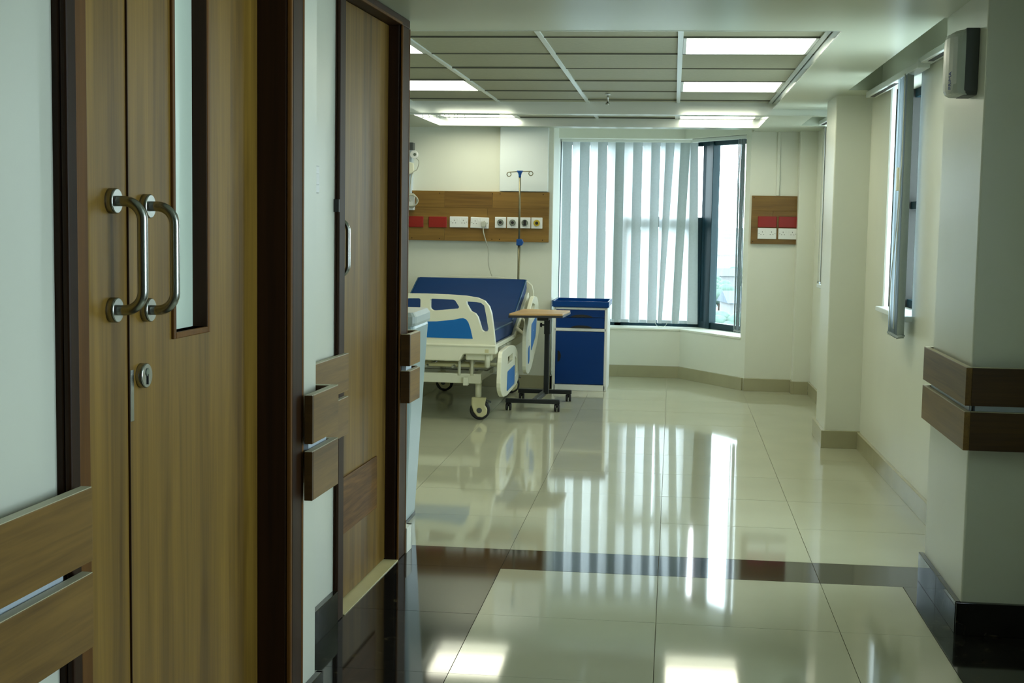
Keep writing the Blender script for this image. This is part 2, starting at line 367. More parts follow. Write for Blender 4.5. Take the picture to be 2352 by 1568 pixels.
# ================================================================== CEILING
c = MB()
def slab_with_holes(m, x0, x1, y0, y1, z0, z1, holes):
    xs = sorted({x0, x1, *[h[0] for h in holes], *[h[1] for h in holes]}); ys = sorted({y0, y1, *[h[2] for h in holes], *[h[3] for h in holes]})
    for i in range(len(xs) - 1):
        for j in range(len(ys) - 1):
            cx_, cy_ = (xs[i] + xs[i + 1]) / 2, (ys[j] + ys[j + 1]) / 2
            if not any(h[0] < cx_ < h[1] and h[2] < cy_ < h[3] for h in holes): m.box(xs[i], xs[i + 1], ys[j], ys[j + 1], z0, z1)
COVE1 = (-1.83, .632, 5.54, 9.30); COVE2 = (-1.82, .617, 9.42, 10.52)
slab_with_holes(c, -4.4, 1.7, -3.2, 9.30, ZC, TOP, [COVE1, (.957, 1.25, 5.19, 7.95)])
slab_with_holes(c, -4.4, 1.6, 9.30, 10.75, ZB, TOP, [COVE2, (.90, 1.25, 9.40, 10.25)])
c.box(.60, 1.6, 10.75, 11.2, ZB, TOP); c.box(-1.05, .60, 10.75, 12.3, 2.20, TOP); c.box(-4.4, 1.7, -3.2, 12.3, TOP, TOP + .05)
ceiling = struct(obj('ceiling', c, 'ceiling_paint'), 'white plaster ceiling with recessed tile fields')
XT = [.612 - .604 * k for k in range(0, 5)]
YT = [6.03 - .60, 6.03, 6.63, 7.25, 7.89, 8.52, 9.12, 9.72]
LIGHTS1 = [(0, 1), (3, 1), (0, 4), (3, 4)]
LIGHT_CELLS = []
def ceiling_field(xs, ys, z, cove, lights):
    for i in range(len(xs) - 1):
        for j in range(len(ys) - 1):
            x0, x1 = max(xs[i + 1], cove[0]), min(xs[i], cove[1]); y0, y1 = max(ys[j], cove[2]), min(ys[j + 1], cove[3])
            if x1 - x0 < .03 or y1 - y0 < .03: continue
            if (i, j) in lights: LIGHT_CELLS.append((xs[i + 1], xs[i], ys[j], ys[j + 1], z)); continue
            sag = random.uniform(0, .006)
            o = obj('ceiling_tile', box(x0 + .010, x1 - .010, y0 + .003, y1 - .003, z, z + .014), 'ceiling_tile', ceiling)
            o.location.z = sag; o.rotation_euler = (random.gauss(0, .004), 0, 0); o.location.z -= (y0 + y1) / 2 * math.sin(o.rotation_euler.x)
    obj('ceiling_void', box(cove[0], cove[1], cove[2], cove[3], z + .045, z + .06), 'tbar_dark', ceiling)
    for x in xs:
        if cove[0] < x < cove[1]: obj('grid_bar', box(x - .012, x + .012, cove[2], cove[3], z - .004, z + .03), 'grid_bar', ceiling, bevel=.001)
    for y in ys:
        if cove[2] < y < cove[3]: obj('grid_bar', box(cove[0], cove[1], y - .0022, y + .0022, z - .0035, z + .03), 'tbar_dark', ceiling)
ceiling_field(XT, YT, ZT, COVE1, LIGHTS1)
XT2 = [.60 - .60 * k for k in range(0, 5)]
ceiling_field(XT2, [9.30, 9.90, 10.50, 11.1], ZT2, COVE2, [(0, 1), (3, 1)])
LL = ['square ceiling light panel over the ward entrance on the window side', 'square ceiling light panel over the ward entrance on the bed side',
      'square ceiling light panel in the middle of the ward on the window side', 'square ceiling light panel in the middle of the ward on the bed side',
      'square ceiling light panel in the small back recess near the bay window', 'square ceiling light panel in the small back recess above the bed']
order = {(0, 1): 0, (3, 1): 1, (0, 4): 2, (3, 4): 3}
names = []
for (i, j) in [(a, b) for a in range(4) for b in range(7) if (a, b) in LIGHTS1]: names.append(LL[order[(i, j)]])
names += LL[4:]
for (x0, x1, y0, y1, z), lab in zip(LIGHT_CELLS, names):
    t = thing('ceiling_light', lab, 'light', ((x0 + x1) / 2, (y0 + y1) / 2, z), 0, 'ceiling light panels')
    hx, hy = (x1 - x0) / 2 - .013, (y1 - y0) / 2 - .006
    f = MB()
    for q in ((-hx, hx, -hy, -hy + .014), (-hx, hx, hy - .014, hy), (-hx, -hx + .014, -hy, hy), (hx - .014, hx, -hy, hy)): f.box(*q, -.003, .03)
    f.box(-hx, hx, -hy, hy, .02, .03); obj('frame', f, 'headrail_white', t)
    obj('diffuser', box(-hx + .014, hx - .014, -hy + .014, hy - .014, 0, .008), 'panel_light', t)
for (cv, z0, z1) in ((COVE1, ZC - .002, ZT + .02), (COVE2, ZB - .002, ZT2 + .02)):
    for q in ((cv[1] - .004, cv[1] + .001, cv[2], cv[3]), (cv[0] - .001, cv[0] + .004, cv[2], cv[3]), (cv[0], cv[1], cv[2] - .001, cv[2] + .004), (cv[0], cv[1], cv[3] - .004, cv[3] + .001)): obj('cove_trim', box(*q, z0, z1), 'cove_trim', ceiling)
obj('step_trim', box(-4.2, 1.09, 9.295, 9.3005, ZB - .001, ZC + .001), 'cove_trim', ceiling)
# small fittings under the ceiling
t = thing('sprinkler', 'small metal sprinkler head hanging from the ceiling tiles', 'sprinkler', (-.435, 8.72, ZT))
obj('pipe', MB().cyl((0, 0, .02), (0, 0, -.055), .006), 'steel', t); obj('head', MB().cyl((0, 0, -.055), (0, 0, -.066), .012), 'steel', t); obj('rosette', MB().cyl((0, 0, .001), (0, 0, -.006), .018), 'headrail_white', t)
t = thing('curtain_track', 'thin white curtain track with loose gliders under the back ceiling', 'curtain track', (-1.75, 9.345, ZB))
obj('rail', box(-1.2, .55, -.010, .010, -.010, 0), 'headrail_white', t, bevel=.002)
for x in (-.42, -.39, -.15, .02, .06, .12, .17, .2, .24, .26, .31): 
    g = MB(); g.cyl((x, 0, -.010), (x, 0, -.018), .003, 6); g.tube([(x + .006 * math.cos(a), 0, -.024 + .006 * math.sin(a)) for a in [2 * math.pi * k / 8 for k in range(8)]], .0018, 5, True); obj('glider', g, 'white_plastic', t)

# ================================================================== DOOR 1 (double, leaf and a half)
d1 = empty_struct('door_1', LW(Vector((-.988, 2.7, 0))), 'double wooden door with steel pull handles and narrow glass panel')
O1 = d1.location.copy()
def L1(v): return LW(v) - O1
def part(mb, name, m, parent, bevel=0, seg=2): return obj(name, mb, m, parent, bevel, seg)
def split_frame(parent, tf, y0, y1, ya, yb, zt, zb, xf, xb):
    """ya,yb opening; y0,y1 outer edges; stepped front edge and rebate"""
    for (p, q, edge) in ((y0, ya, ya), (yb, y1, yb)):
        s = 1 if edge == yb else -1
        obj('jamb', MB(tf).box(xb, xf - .012, min(p, q), max(p, q), 0, zt), 'mahogany', parent, bevel=.003)
        obj('architrave', MB(tf).box(xf - .012, xf, min(edge + s * .012, q if s < 0 else q, p if s < 0 else q), max(edge + s * .012, p if s < 0 else q), 0, zt), 'mahogany', parent, bevel=.004)
    obj('head', MB(tf).box(xb, xf, y0, y1, zt, zb), 'mahogany', parent, bevel=.004)
split_frame(d1, L1, 2.095, 3.32, 2.163, 3.222, 2.045, 2.084, -.905, -1.06)
obj('edge_bead', MB(L1).box(-.916, -.9045, 2.123, 2.1635, 0, 2.045), 'mahogany_edge', d1, bevel=.003)
obj('edge_bead', MB(L1).box(-.916, -.9045, 3.2215, 3.234, 0, 2.045), 'mahogany_edge', d1, bevel=.003)
obj('edge_bead', MB(L1).box(-.922, -.9035, 3.308, 3.3225, 0, 2.084), 'mahogany_edge', d1, bevel=.003)
lf = part(MB(L1).box(-1.033, -.988, 2.166, 2.4935, .006, 2.043), 'leaf', 'door_veneer', d1, .003)
# wide leaf with an opening for the vision panel
VY0, VY1, VZ0, VZ1 = 2.712, 2.886, 1.086, 1.90
m = MB(L1)
m.box(-1.033, -.988, 2.4985, VY0, .006, 2.043); m.box(-1.033, -.988, VY1, 3.218, .006, 2.043); m.box(-1.033, -.988, VY0, VY1, .006, VZ0); m.box(-1.033, -.988, VY0, VY1, VZ1, 2.043)
rf = part(m, 'leaf', 'door_veneer', d1)
m = MB(L1)
for q in ((VY0 - .013, VY0, VZ0 - .013, VZ1 + .013), (VY1, VY1 + .013, VZ0 - .013, VZ1 + .013)): m.box(-1.02, -.982, q[0], q[1], q[2], q[3])
part(m, 'glazing_bead', 'mahogany_edge', d1, .002)
m = MB(L1)
for z0, z1 in ((VZ0 - .013, VZ0), (VZ1, VZ1 + .013)): m.box(-1.02, -.982, VY0, VY1, z0, z1)
part(m, 'glazing_bead', 'mahogany_edge', d1, .002)
m = MB(L1)
for q in ((VY0, VY0 + .003), (VY1 - .003, VY1)): m.box(-1.03, -.9835, q[0], q[1], VZ0, VZ1)
part(m, 'reveal_lining', 'mahogany', d1)
part(MB(L1).box(-1.022, -1.016, VY0, VY1, VZ0, VZ1), 'pane', 'frosted_glass', d1)
part(MB(L1).box(-1.030, -.985, 2.4925, 2.4955, .006, 2.043), 'meeting_strip', 'mahogany', d1)
part(MB(L1).box(-1.0, -.9865, 2.5005, 2.516, .93, 1.03), 'lock_plate', 'steel', d1, .001)
def pull_handle(parent, tf, x, y, z0, z1, out, r, rr, name='handle'):
    k = .035; pts = [(x, y, z1)]
    pts += [(x + out - k + k * math.sin(a), y, z1 - k + k * math.cos(a)) for a in [R(9 * i) for i in range(11)]]
    pts += [(x + out - k + k * math.cos(a), y, z0 + k - k * math.sin(a)) for a in [R(9 * i) for i in range(11)]]
    pts += [(x, y, z0)]
    h_ = obj(name, MB(tf).tube(pts, r, 14), 'steel', parent)
    for z in (z0, z1):
        ros = MB(tf).tube([(x - .002, y, z), (x + .011, y, z), (x + .013, y, z)], [rr, rr, rr * .92], 24); obj('rosette', ros, 'steel', h_)
    return h_
pull_handle(d1, L1, -.986, 2.422, 1.151, 1.352, .060, .0098, .0235)
pull_handle(d1, L1, -.986, 2.570, 1.142, 1.344, .060, .0098, .0235)
m = MB(L1).tube([(-.990, 2.549, 1.015), (-.976, 2.549, 1.015), (-.974, 2.549, 1.015)], [.0245, .0245, .0225], 24); esc = part(m, 'escutcheon', 'steel', d1)
m = MB(L1).tube([(-.9745, 2.549, 1.022), (-.9725, 2.549, 1.022)], [.008, .008], 12); part(m, 'cylinder', 'outlet_grey', esc)
part(MB(L1).box(-.9745, -.9722, 2.547, 2.551, .998, 1.018), 'keyhole', 'black_plastic', esc)

# ================================================================== DOOR 2
d2 = empty_struct('door_2', LW(Vector((-1.15, 4.7, 0))), 'wooden flush door with steel handle and kick plate')
O2 = d2.location.copy()
def L2(v): return LW(v) - O2
split_frame(d2, L2, 4.31, 5.262, 4.386, 5.139, 2.052, 2.0845, -1.098, -1.24)
for q in ((5.139, 5.149), (5.2535, 5.2635)): obj('edge_bead', MB(L2).box(-1.104, -1.0965, q[0], q[1], 0, 2.052), 'mahogany_edge', d2, bevel=.002)
obj('edge_bead', MB(L2).box(-1.104, -1.0965, 4.386, 5.139, 2.052, 2.062), 'mahogany_edge', d2, bevel=.002)
part(MB(L2).box(-1.195, -1.150, 4.389, 5.137, .008, 2.050), 'leaf', 'door_veneer', d2, .002)
part(MB(L2).box(-1.150, -1.143, 4.50, 4.985, .24, .437), 'kick_plate', 'kick_wood', d2, .002)
pull_handle(d2, L2, -1.149, 4.43, 1.135, 1.318, .045, .0085, .020)
part(MB(L2).box(-1.24, -1.097, 4.388, 5.137, 0, .004), 'threshold', 'threshold_cream', d2)
part(MB(L2).box(-1.1149, -1.098, 4.298, 4.312, 1.345, 1.385), 'strike', 'black_plastic', d2)

# ================================================================== HANDRAILS (two wooden boards with an aluminium strip between)
RZ = ((.762, .884), (.618, .742))
def handrail(label, tf, runs, strips, first):
    t = thing('handrail', label, 'handrail', first, 0, 'wooden wall handrails')
    f0 = Vector(first)
    def T(v): return (tf(v) if tf else v) - f0
    for z0, z1 in RZ:
        for q in runs:
            b_ = obj('board', MB(T).box(*q[:4], z0, z1), q[4], t, bevel=.0015)
            obj('edge_band', MB(T).box(q[0] + .001, q[1] - .001, q[2] + .001, q[3] - .001, z1 - .001, z1 + .0012), 'edge_pale', b_)
    for q in strips: obj('aluminium_strip', MB(T).box(*q, .738, .766), 'aluminium', t)
    return t
handrail('two-board wooden handrail on the white wall before the double door', LW, [(-.895, -.875, .2, 2.105, 'rail_wood')], [(-.925, -.899, .2, 2.05)], LW(Vector((-.93, 1.2, .75))))
handrail('short wooden handrail wrapped round the wall corner past the double door', LW, [(-.895, -.875, 3.312, 3.532, 'rail_wood'), (-.896, -.875, 3.300, 3.312, 'rail_wood_x_shaded'), (-.96, -.895, 3.514, 3.532, 'rail_wood_x_shaded')], [(-.925, -.899, 3.345, 3.50)], LW(Vector((-.93, 3.42, .75))))
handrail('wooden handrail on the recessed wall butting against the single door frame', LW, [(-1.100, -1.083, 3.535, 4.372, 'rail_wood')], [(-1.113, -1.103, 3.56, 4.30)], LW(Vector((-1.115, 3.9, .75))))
handrail('short wooden handrail on the wall end between single door and bin', LW, [(-1.076, -1.058, 5.150, 5.315, 'rail_wood'), (-1.094, -1.058, 5.138, 5.150, 'rail_wood_x_shaded'), (-1.115, -1.076, 5.338, 5.35, 'rail_wood_x_shaded')], [(-1.1, -1.080, 5.17, 5.26)], LW(Vector((-1.10, 5.25, .75))))
handrail('wooden handrail wrapped round the pillar corner below the dispenser', None, [(.937, .956, 4.463, 5.205, 'rail_wood'), (.956, 1.39, 4.463, 4.482, 'rail_wood_x_shaded'), (.956, .985, 5.187, 5.205, 'rail_wood_x_shaded')], [(.958, .966, 4.50, 5.15), (.975, 1.38, 4.488, 4.526)], (1.0, 4.5, .75))

# ================================================================== LIGHT SWITCH, DISPENSER
SP = LW(Vector((-1.115, 4.085, 1.44))); t = thing('light_switch', 'narrow white light switch plate on the wall by the single door', 'switch', SP)
def LS(v): return LW(v) - SP
obj('plate', MB(LS).box(-1.115, -1.107, 4.05, 4.12, 1.40, 1.484), 'white_plastic', t, bevel=.003)
obj('rocker', MB(LS).box(-1.107, -1.102, 4.07, 4.10, 1.425, 1.46), 'white_plastic', t, bevel=.002)

t = thing('soap_dispenser', 'white and dark grey wall dispenser mounted high on the pillar', 'dispenser', (.967, 4.71, 1.86))
def plan_loft(plan, zs):
    """stack a plan outline at several heights: zs = (z, scale towards the wall, scale in width)"""
    m = MB(); n = len(plan); vs = [(px * kx, py * ky, z) for z, kx, ky in zs for px, py in plan]
    fs = [(r * n + k, r * n + (k + 1) % n, (r + 1) * n + (k + 1) % n, (r + 1) * n + k) for r in range(len(zs) - 1) for k in range(n)]
    return m.add(vs, fs + [tuple(range(n))[::-1], tuple(range((len(zs) - 1) * n, len(zs) * n))], False)
obj('back_plate', MB().prism(rounded([(-.080, .112), (-.080, -.088), (-.068, -.104), (.055, -.104), (.066, -.09), (.066, .105), (.058, .112)], .006), -.043, 0, 'X'), 'grey_plastic', t, bevel=.003)
plan = [(-.040, .064), (-.040, -.079), (-.056, -.078), (-.066, -.072), (-.076, -.058), (-.083, -.035), (-.087, -.005), (-.088, .03), (-.084, .05), (-.074, .062)]
obj('cover', plan_loft(plan, ((-.102, .80, .97), (-.096, .93, .99), (-.06, 1, 1), (.05, 1, 1), (.095, .92, .99), (.107, .78, .96))), 'dispenser_side', t, bevel=.002)
plan = [(-.050, .060), (-.0665, -.0735), (-.078, -.0585), (-.086, -.035), (-.0905, -.005), (-.0915, .03), (-.088, .05), (-.078, .062)]
obj('front_shield', plan_loft(plan, ((-.098, .93, .62), (-.085, .98, .82), (-.06, 1, 1), (.05, 1, 1), (.085, .98, .9), (.098, .93, .7))), 'white_plastic', t, bevel=.002)
cu = bpy.data.curves.new('logo', 'FONT'); cu.body = 'PRIMA'; cu.size = .021; cu.extrude = .0003; cu.align_x = 'CENTER'; cu.align_y = 'CENTER'
lo = bpy.data.objects.new('logo', cu); C.objects.link(lo)
bpy.context.view_layer.update(); dg_ = bpy.context.evaluated_depsgraph_get(); me = bpy.data.meshes.new_from_object(lo.evaluated_get(dg_)); bpy.data.objects.remove(lo)
lo = bpy.data.objects.new('logo', me); C.objects.link(lo); me.materials.append(MATS['logo_blue']); lo.parent = t
tx, ty = -.32, .947
lo.matrix_local = Matrix(((0, tx, -ty, -.0828), (0, ty, tx, -.047), (1, 0, 0, -.055), (0, 0, 0, 1)))

# ================================================================== WASTE BIN
t = thing('waste_bin', 'tall pale blue-grey tapered waste bin with grey lid behind the wall end', 'bin', (-1.235, 5.86, 0))
m = MB()
def ring(hx, hy, z, r=.03): return [(p[0], p[1], z) for p in rounded([(-hx, -hy), (hx, -hy), (hx, hy), (-hx, hy)], r, 3)]
def loft(mb, rings, smooth=False):
    n = len(rings[0]); vs = [v for q in rings for v in q]
    fs = [(i * n + k, i * n + (k + 1) % n, (i + 1) * n + (k + 1) % n, (i + 1) * n + k) for i in range(len(rings) - 1) for k in range(n)]
    fs += [tuple(range(n))[::-1], tuple(range((len(rings) - 1) * n, len(rings) * n))]; return mb.add(vs, fs, smooth)
loft(m, [ring(.108, .13, 0), ring(.112, .135, .03), ring(.150, .18, .80), ring(.154, .184, .86), ring(.150, .18, .875)]); obj('body', m, 'bin_body', t)
m = MB(); loft(m, [ring(.158, .188, .872), ring(.162, .192, .885), ring(.162, .192, .912), ring(.150, .18, .93)]); lid = obj('lid', m, 'lid_grey', t)
obj('foot_ring', loft(MB(), [ring(.114, .138, 0), ring(.114, .138, .015)]), 'grey_plastic', t)

# ================================================================== BED-HEAD PANEL with sockets
def socket_double(parent, x, z, tilt=0, kind='white_plastic'):
    """x,z centre; mounted on the panel face, facing -Y (parent-local, face at y=0)"""
    b = obj('socket_plate', box(-.073, .073, -.010, 0, -.043, .043), kind, parent, bevel=.004); b.location = (x, 0, z); b.rotation_euler = (0, tilt, 0)
    if kind == 'white_plastic':
        for sx in (-1, 1):
            hmb = MB()
            for dx, dz, w_, h_ in ((0, .013, .004, .008), (-.011, -.007, .007, .004), (.011, -.007, .007, .004)): hmb.box(sx * .036 + dx - w_ / 2, sx * .036 + dx + w_ / 2, -.0108, -.009, dz - h_ / 2, dz + h_ / 2)
            obj('pin_hole', hmb, 'black_plastic', b)
            obj('switch_rocker', box(sx * .012 - .005, sx * .012 + .005, -.013, -.009, .012, .030), 'white_plastic', b, bevel=.001)
            obj('screw', MB().cyl((sx * .062, -.009, 0), (sx * .062, -.011, 0), .003, 8), 'outlet_grey', b)
    return b
def gas_outlet(parent, x, z, kind):
    b = obj('gas_outlet', box(-.044, .044, -.010, 0, -.043, .043), 'white_plastic', parent, bevel=.003); b.location = (x, 0, z)
    obj('ring', MB().cyl((0, -.009, 0), (0, -.018, 0), .025, 20), 'yellow_plastic' if kind == 'y' else 'outlet_grey', b)
    if kind == 'r': obj('port', box(-.011, .011, -.021, -.017, -.022, .022), 'black_plastic', b, bevel=.002)
    else: obj('port', MB().cyl((0, -.017, 0), (0, -.021, 0), .012, 14), 'black_plastic', b)
    if kind != 'y': obj('inner_ring', MB().cyl((0, -.017, 0), (0, -.0195, 0), .018, 16), 'steel', b)
t = thing('bed_head_panel', 'long wooden wall panel of sockets and gas outlets above the bed', 'panel', (-1.0, 10.70, 1.35))
obj('backing', box(-2.598, .026, .012, .05, -.193, .194), 'panel_wood', t)
def planks(parent, x0, x1, rows, joints, y1):
    for (z0, z1), js in zip(rows, joints):
        xs = [x0] + list(js) + [x1]
        for a, b in zip(xs[:-1], xs[1:]): obj('plank', box(a + .0004, b - .0004, 0, y1, z0 + .0004, z1 - .0004), 'panel_wood', parent, bevel=.0008, seg=1)
planks(t, -2.6, .028, ((-.195, -.065), (-.065, .066), (.066, .196)), ((-1.75, -.80), (-2.2, -1.2, -.46), (-1.6, -.80, -.42)), .013)
for x in (-1.06, -.84, -.42, -.36, -.02): 
    for z in (.178, -.178): obj('screw', MB().cyl((x, .001, z), (x, -.001, z), .004, 8), 'mahogany', t)
for x in (-1.04, -.853): socket_double(t, x, -.05, 0, 'red_plate')
socket_double(t, -.684, -.047); socket_double(t, -.518, -.05, R(1.5))
for x, k in ((-.353, 'g'), (-.257, 'g'), (-.160, 'r'), (-.066, 'y')): gas_outlet(t, x, -.045, k)
t = thing('power_cord', 'grey power plug and cable hanging from a bed-head socket', 'cable', (-1.484, 10.685, 1.29))
obj('plug', MB().prism(rounded([(-.018, -.022), (.018, -.022), (.022, .012), (0, .024), (-.022, .012)], .008), -.030, .0, 'Y'), 'cord_grey', t, bevel=.004)
pp = [(0, -.022, -.02), (.003, -.035, -.06), (.02, -.04, -.12), (.045, -.04, -.2), (.046, -.04, -.29), (.06, -.04, -.36), (.10, -.04, -.46), (.135, -.042, -.53), (.16, -.042, -.60), (.16, -.042, -.68)]
def smooth_path(p, n=5):
    p = [Vector(q) for q in p]; out = []
    for i in range(len(p) - 1):
        a, b, c_, d = p[max(i - 1, 0)], p[i], p[i + 1], p[min(i + 2, len(p) - 1)]
        for k in range(n):
            s = k / n; out.append(.5 * ((2 * b) + (c_ - a) * s + (2 * a - 5 * b + 4 * c_ - d) * s * s + (3 * b - a - 3 * c_ + d) * s ** 3))
    return out + [p[-1]]
obj('cable', MB().tube(smooth_path(pp), .0038, 8), 'cord_grey', t)

t = thing('socket_panel', 'small square wooden wall panel with two red plates and two white sockets', 'panel', (.793, 10.955, 1.36))
obj('backing', box(-.187, .187, .012, .028, -.189, .187), 'panel_wood', t)
planks(t, -.188, .188, ((-.19, -.06), (-.06, .07), (.07, .188)), ((), (-.02,), ()), .013)
for x in (-.063, .098): socket_double(t, x, -.016, 0, 'red_plate'); socket_double(t, x, -.108)
for x in (-.172, .172):
    for z in (.172, -.172): obj('screw', MB().cyl((x, .001, z), (x, -.001, z), .004, 8), 'mahogany', t)
t = thing('cable_conduit', 'thin cream cable conduit running from ceiling down to the small panel', 'conduit', (.803, 10.972, 1.55))
obj('channel', box(-.012, .012, -.014, .006, 0, ZB - 1.55), 'wall_paint', t, bevel=.003)

# wall-mounted monitor bracket with hoses at the left edge of the view
t = thing('wall_bracket', 'white wall-mounted device on a vertical rail with coiled hoses', 'medical device', (-2.075, 10.70, 1.5))
obj('rail', box(-.012, .012, -.018, .05, .0, .42), 'aluminium', t, bevel=.002)
obj('top_clamp', box(-.022, .022, -.03, .05, .36, .42), 'grey_plastic', t, bevel=.003)
g = obj('gauge', MB().cyl((.035, -.02, .325), (.035, -.06, .325), .032, 20), 'white_plastic', t, bevel=.004); obj('gauge_face', MB().cyl((.043, -.0605, .325), (.043, -.062, .325), .012, 14), 'outlet_grey', g)
obj('bottle', MB().prism(rounded([(-.03, .15), (.035, .19), (.03, .26), (-.02, .27), (-.04, .2)], .01), -.06, -.02, 'Y'), 'ivory_plastic', t, bevel=.004)
obj('hose', MB().tube(smooth_path([(.05, -.04, .30), (.075, -.045, .27), (.06, -.05, .21), (.02, -.05, .17), (.0, -.045, .0), (.01, -.05, -.04)]), .004, 7), 'cord_grey', t)
co = MB()
for k in range(3): co.tube([(.02 + (.04 + .008 * k) * math.cos(a), -.05 - .012 * k, -.035 + (.055 - .006 * k) * math.sin(a)) for a in [2 * math.pi * j / 20 for j in range(20)]], .0045, 7, True)
obj('coiled_hose', co, 'cord_grey', t); obj('cuff_holder', box(-.03, .04, -.045, -.005, -.11, .01), 'white_plastic', t, bevel=.008)

# ================================================================== BED
bed = thing('hospital_bed', 'ivory hospital bed with blue mattress, raised backrest and blue inset panels', 'bed', (-1.6, 8.78, 0), R(-2))
half = [(.0, .838), (.15, .836), (.27, .830), (.35, .819), (.395, .80), (.425, .765), (.441, .72), (.456, .62), (.468, .525), (.470, .505)]
outl = [(-x, z) for x, z in half[::-1][:-1]] + half
h1 = rounded([(.034, .808), (.198, .804), (.229, .757), (.219, .745), (.054, .728), (.034, .742)], .012, 3)
h2 = [(.274, .795), (.34, .793), (.371, .788), (.393, .771), (.408, .70), (.423, .62), (.416, .602), (.393, .600), (.378, .612), (.352, .693), (.335, .716), (.305, .731), (.278, .775)]
mir = lambda p: [(-x, z) for x, z in p][::-1]
def h1m(): return [(-x, z) for x, z in h1][::-1]
hl = rounded([(-.03, .808), (-.198, .804), (-.229, .757), (-.219, .745), (-.054, .728), (-.03, .742)][::-1], .012, 3)
fb = plate('footboard', outl, [h1, h2, hl, mir(h2)], 0, .045, 'Y', 'ivory_plastic', bed, .011, 3)
blue = [(.321, .553), (.305, .62), (.29, .66), (.275, .679), (.255, .686), (.232, .683), (.19, .673), (.08, .660), (0, .657)]
blue = blue + [(-x, z) for x, z in blue[::-1][1:]]
plate('blue_inset', blue, [], -.003, .03, 'Y', 'blue_panel', fb)
bp = [(-.478, .51), (-.478, .455), (-.26, .452), (-.235, .405), (.235, .405), (.26, .452), (.478, .455), (.478, .51)]
plate('bumper', rounded(bp, .012, 3), [], -.018, .075, 'Y', 'ivory_plastic', bed, .008)
obj('bumper_lip', box(-.476, .476, -.022, .06, .500, .516), 'ivory_plastic', bed, bevel=.006)
obj('socket_hole', box(.405, .43, -.0195, -.016, .465, .488), 'caster_ivory', bed)
for s in (-1, 1):
    obj('end_post', MB().cyl((s * .415, .028, .365), (s * .415, .028, .46), .018, 16), 'ivory_plastic', bed)
    obj('side_shroud', box(s * .36 - .09, s * .36 + .09, .02, .09, .41, .47), 'ivory_plastic', bed, bevel=.01)
# mattress platform and mattress
prof = [(.06, .475), (1.02, .475), (1.70, .735), (1.68, .775), (1.0, .505), (.06, .505)]
for s in (-1, 1): obj('platform_rail', MB().prism(prof, s * .435 - .014, s * .435 + .014, 'X'), 'ivory_plastic', bed, bevel=.005)
obj('platform', MB().prism([(.08, .485), (1.02, .485), (1.69, .743), (1.685, .757), (1.0, .497), (.08, .497)], -.42, .42, 'X'), 'ivory_plastic', bed)
mp = [(.065, .50), (1.00, .50), (1.715, .775), (1.745, .80), (1.715, .872), (1.69, .872), (1.38, .742), (1.03, .612), (.94, .598), (.065, .598)]
mt = obj('mattress', MB().prism(mp, -.425, .425, 'X'), 'blue_vinyl', bed, bevel=.016, seg=3)
for s in (-1, 1): obj('piping', MB().tube(smooth_path([(s * .424, .10, .592), (s * .424, .94, .594), (s * .424, 1.03, .607), (s * .424, 1.38, .737), (s * .424, 1.69, .866)], 3), .006, 6), 'blue_vinyl_side', mt)
# headboard
hh = [(.0, .885), (.18, .882), (.33, .870), (.42, .85), (.455, .82), (.468, .76), (.472, .50)]
hout = [(-x, z) for x, z in hh[::-1][:-1]] + hh
slots = [rounded([(a, .825), (b, .825), (b, .852), (a, .852)], .01, 2) for a, b in ((-.40, -.28), (-.22, -.03), (.05, .26), (.32, .41))]
hb = plate('headboard', hout, slots, 1.80, 1.84, 'Y', 'ivory_plastic', bed, .009, 3)
# under-frame
obj('head_crossbeam', box(-.43, .43, 1.74, 1.80, .40, .50), 'ivory_plastic', bed, bevel=.005)
for s in (-1, 1):
    obj('main_beam', box(s * .40 - .02, s * .40 + .02, .06, 1.80, .40, .455), 'ivory_plastic', bed, bevel=.004)
    obj('chassis_beam', box(s * .32 - .022, s * .32 + .022, .12, 1.68, .25, .31), 'ivory_plastic', bed, bevel=.004)
    obj('hinge_arm', MB().prism([(.98, .42), (1.04, .44), (1.36, .31), (1.30, .29)], s * .33 - .012, s * .33 + .012, 'X'), 'ivory_plastic', bed)
    obj('strut', MB().prism([(.22, .30), (.27, .30), (.33, .42), (.28, .42)], s * .27 - .015, s * .27 + .015, 'X'), 'ivory_plastic', bed)
    obj('lift_leg', MB().prism([(.55, .27), (.62, .27), (.86, .42), (.79, .42)], s * .35 - .012, s * .35 + .012, 'X'), 'ivory_plastic', bed)
for y in (.13, 1.62): obj('chassis_crossbeam', box(-.36, .36, y - .03, y + .03, .247, .312), 'ivory_plastic', bed, bevel=.005)
obj('end_bracket', box(.245, .278, .075, .125, .235, .29), 'ivory_plastic', bed, bevel=.004)
for z, y in ((.365, .12), (.335, .5), (.385, .9)): obj('cross_tube', MB().cyl((-.40, y, z), (.40, y, z), .013, 10), 'caster_ivory', bed)
for x in (-.18, 0, .18): obj('crank_shaft', MB().cyl((x, .05, .36), (x, .9, .36), .009, 8), 'steel', bed)
for x in (.215, .30): obj('crank_post', MB().cyl((x, .10, .30), (x, .10, .42), .010, 8), 'ivory_plastic', bed)
obj('storage_wire', MB().tube([(-.36, .35, .31), (.36, .35, .31), (.36, 1.3, .31), (-.36, 1.3, .31)], .006, 6, True), 'steel', bed)
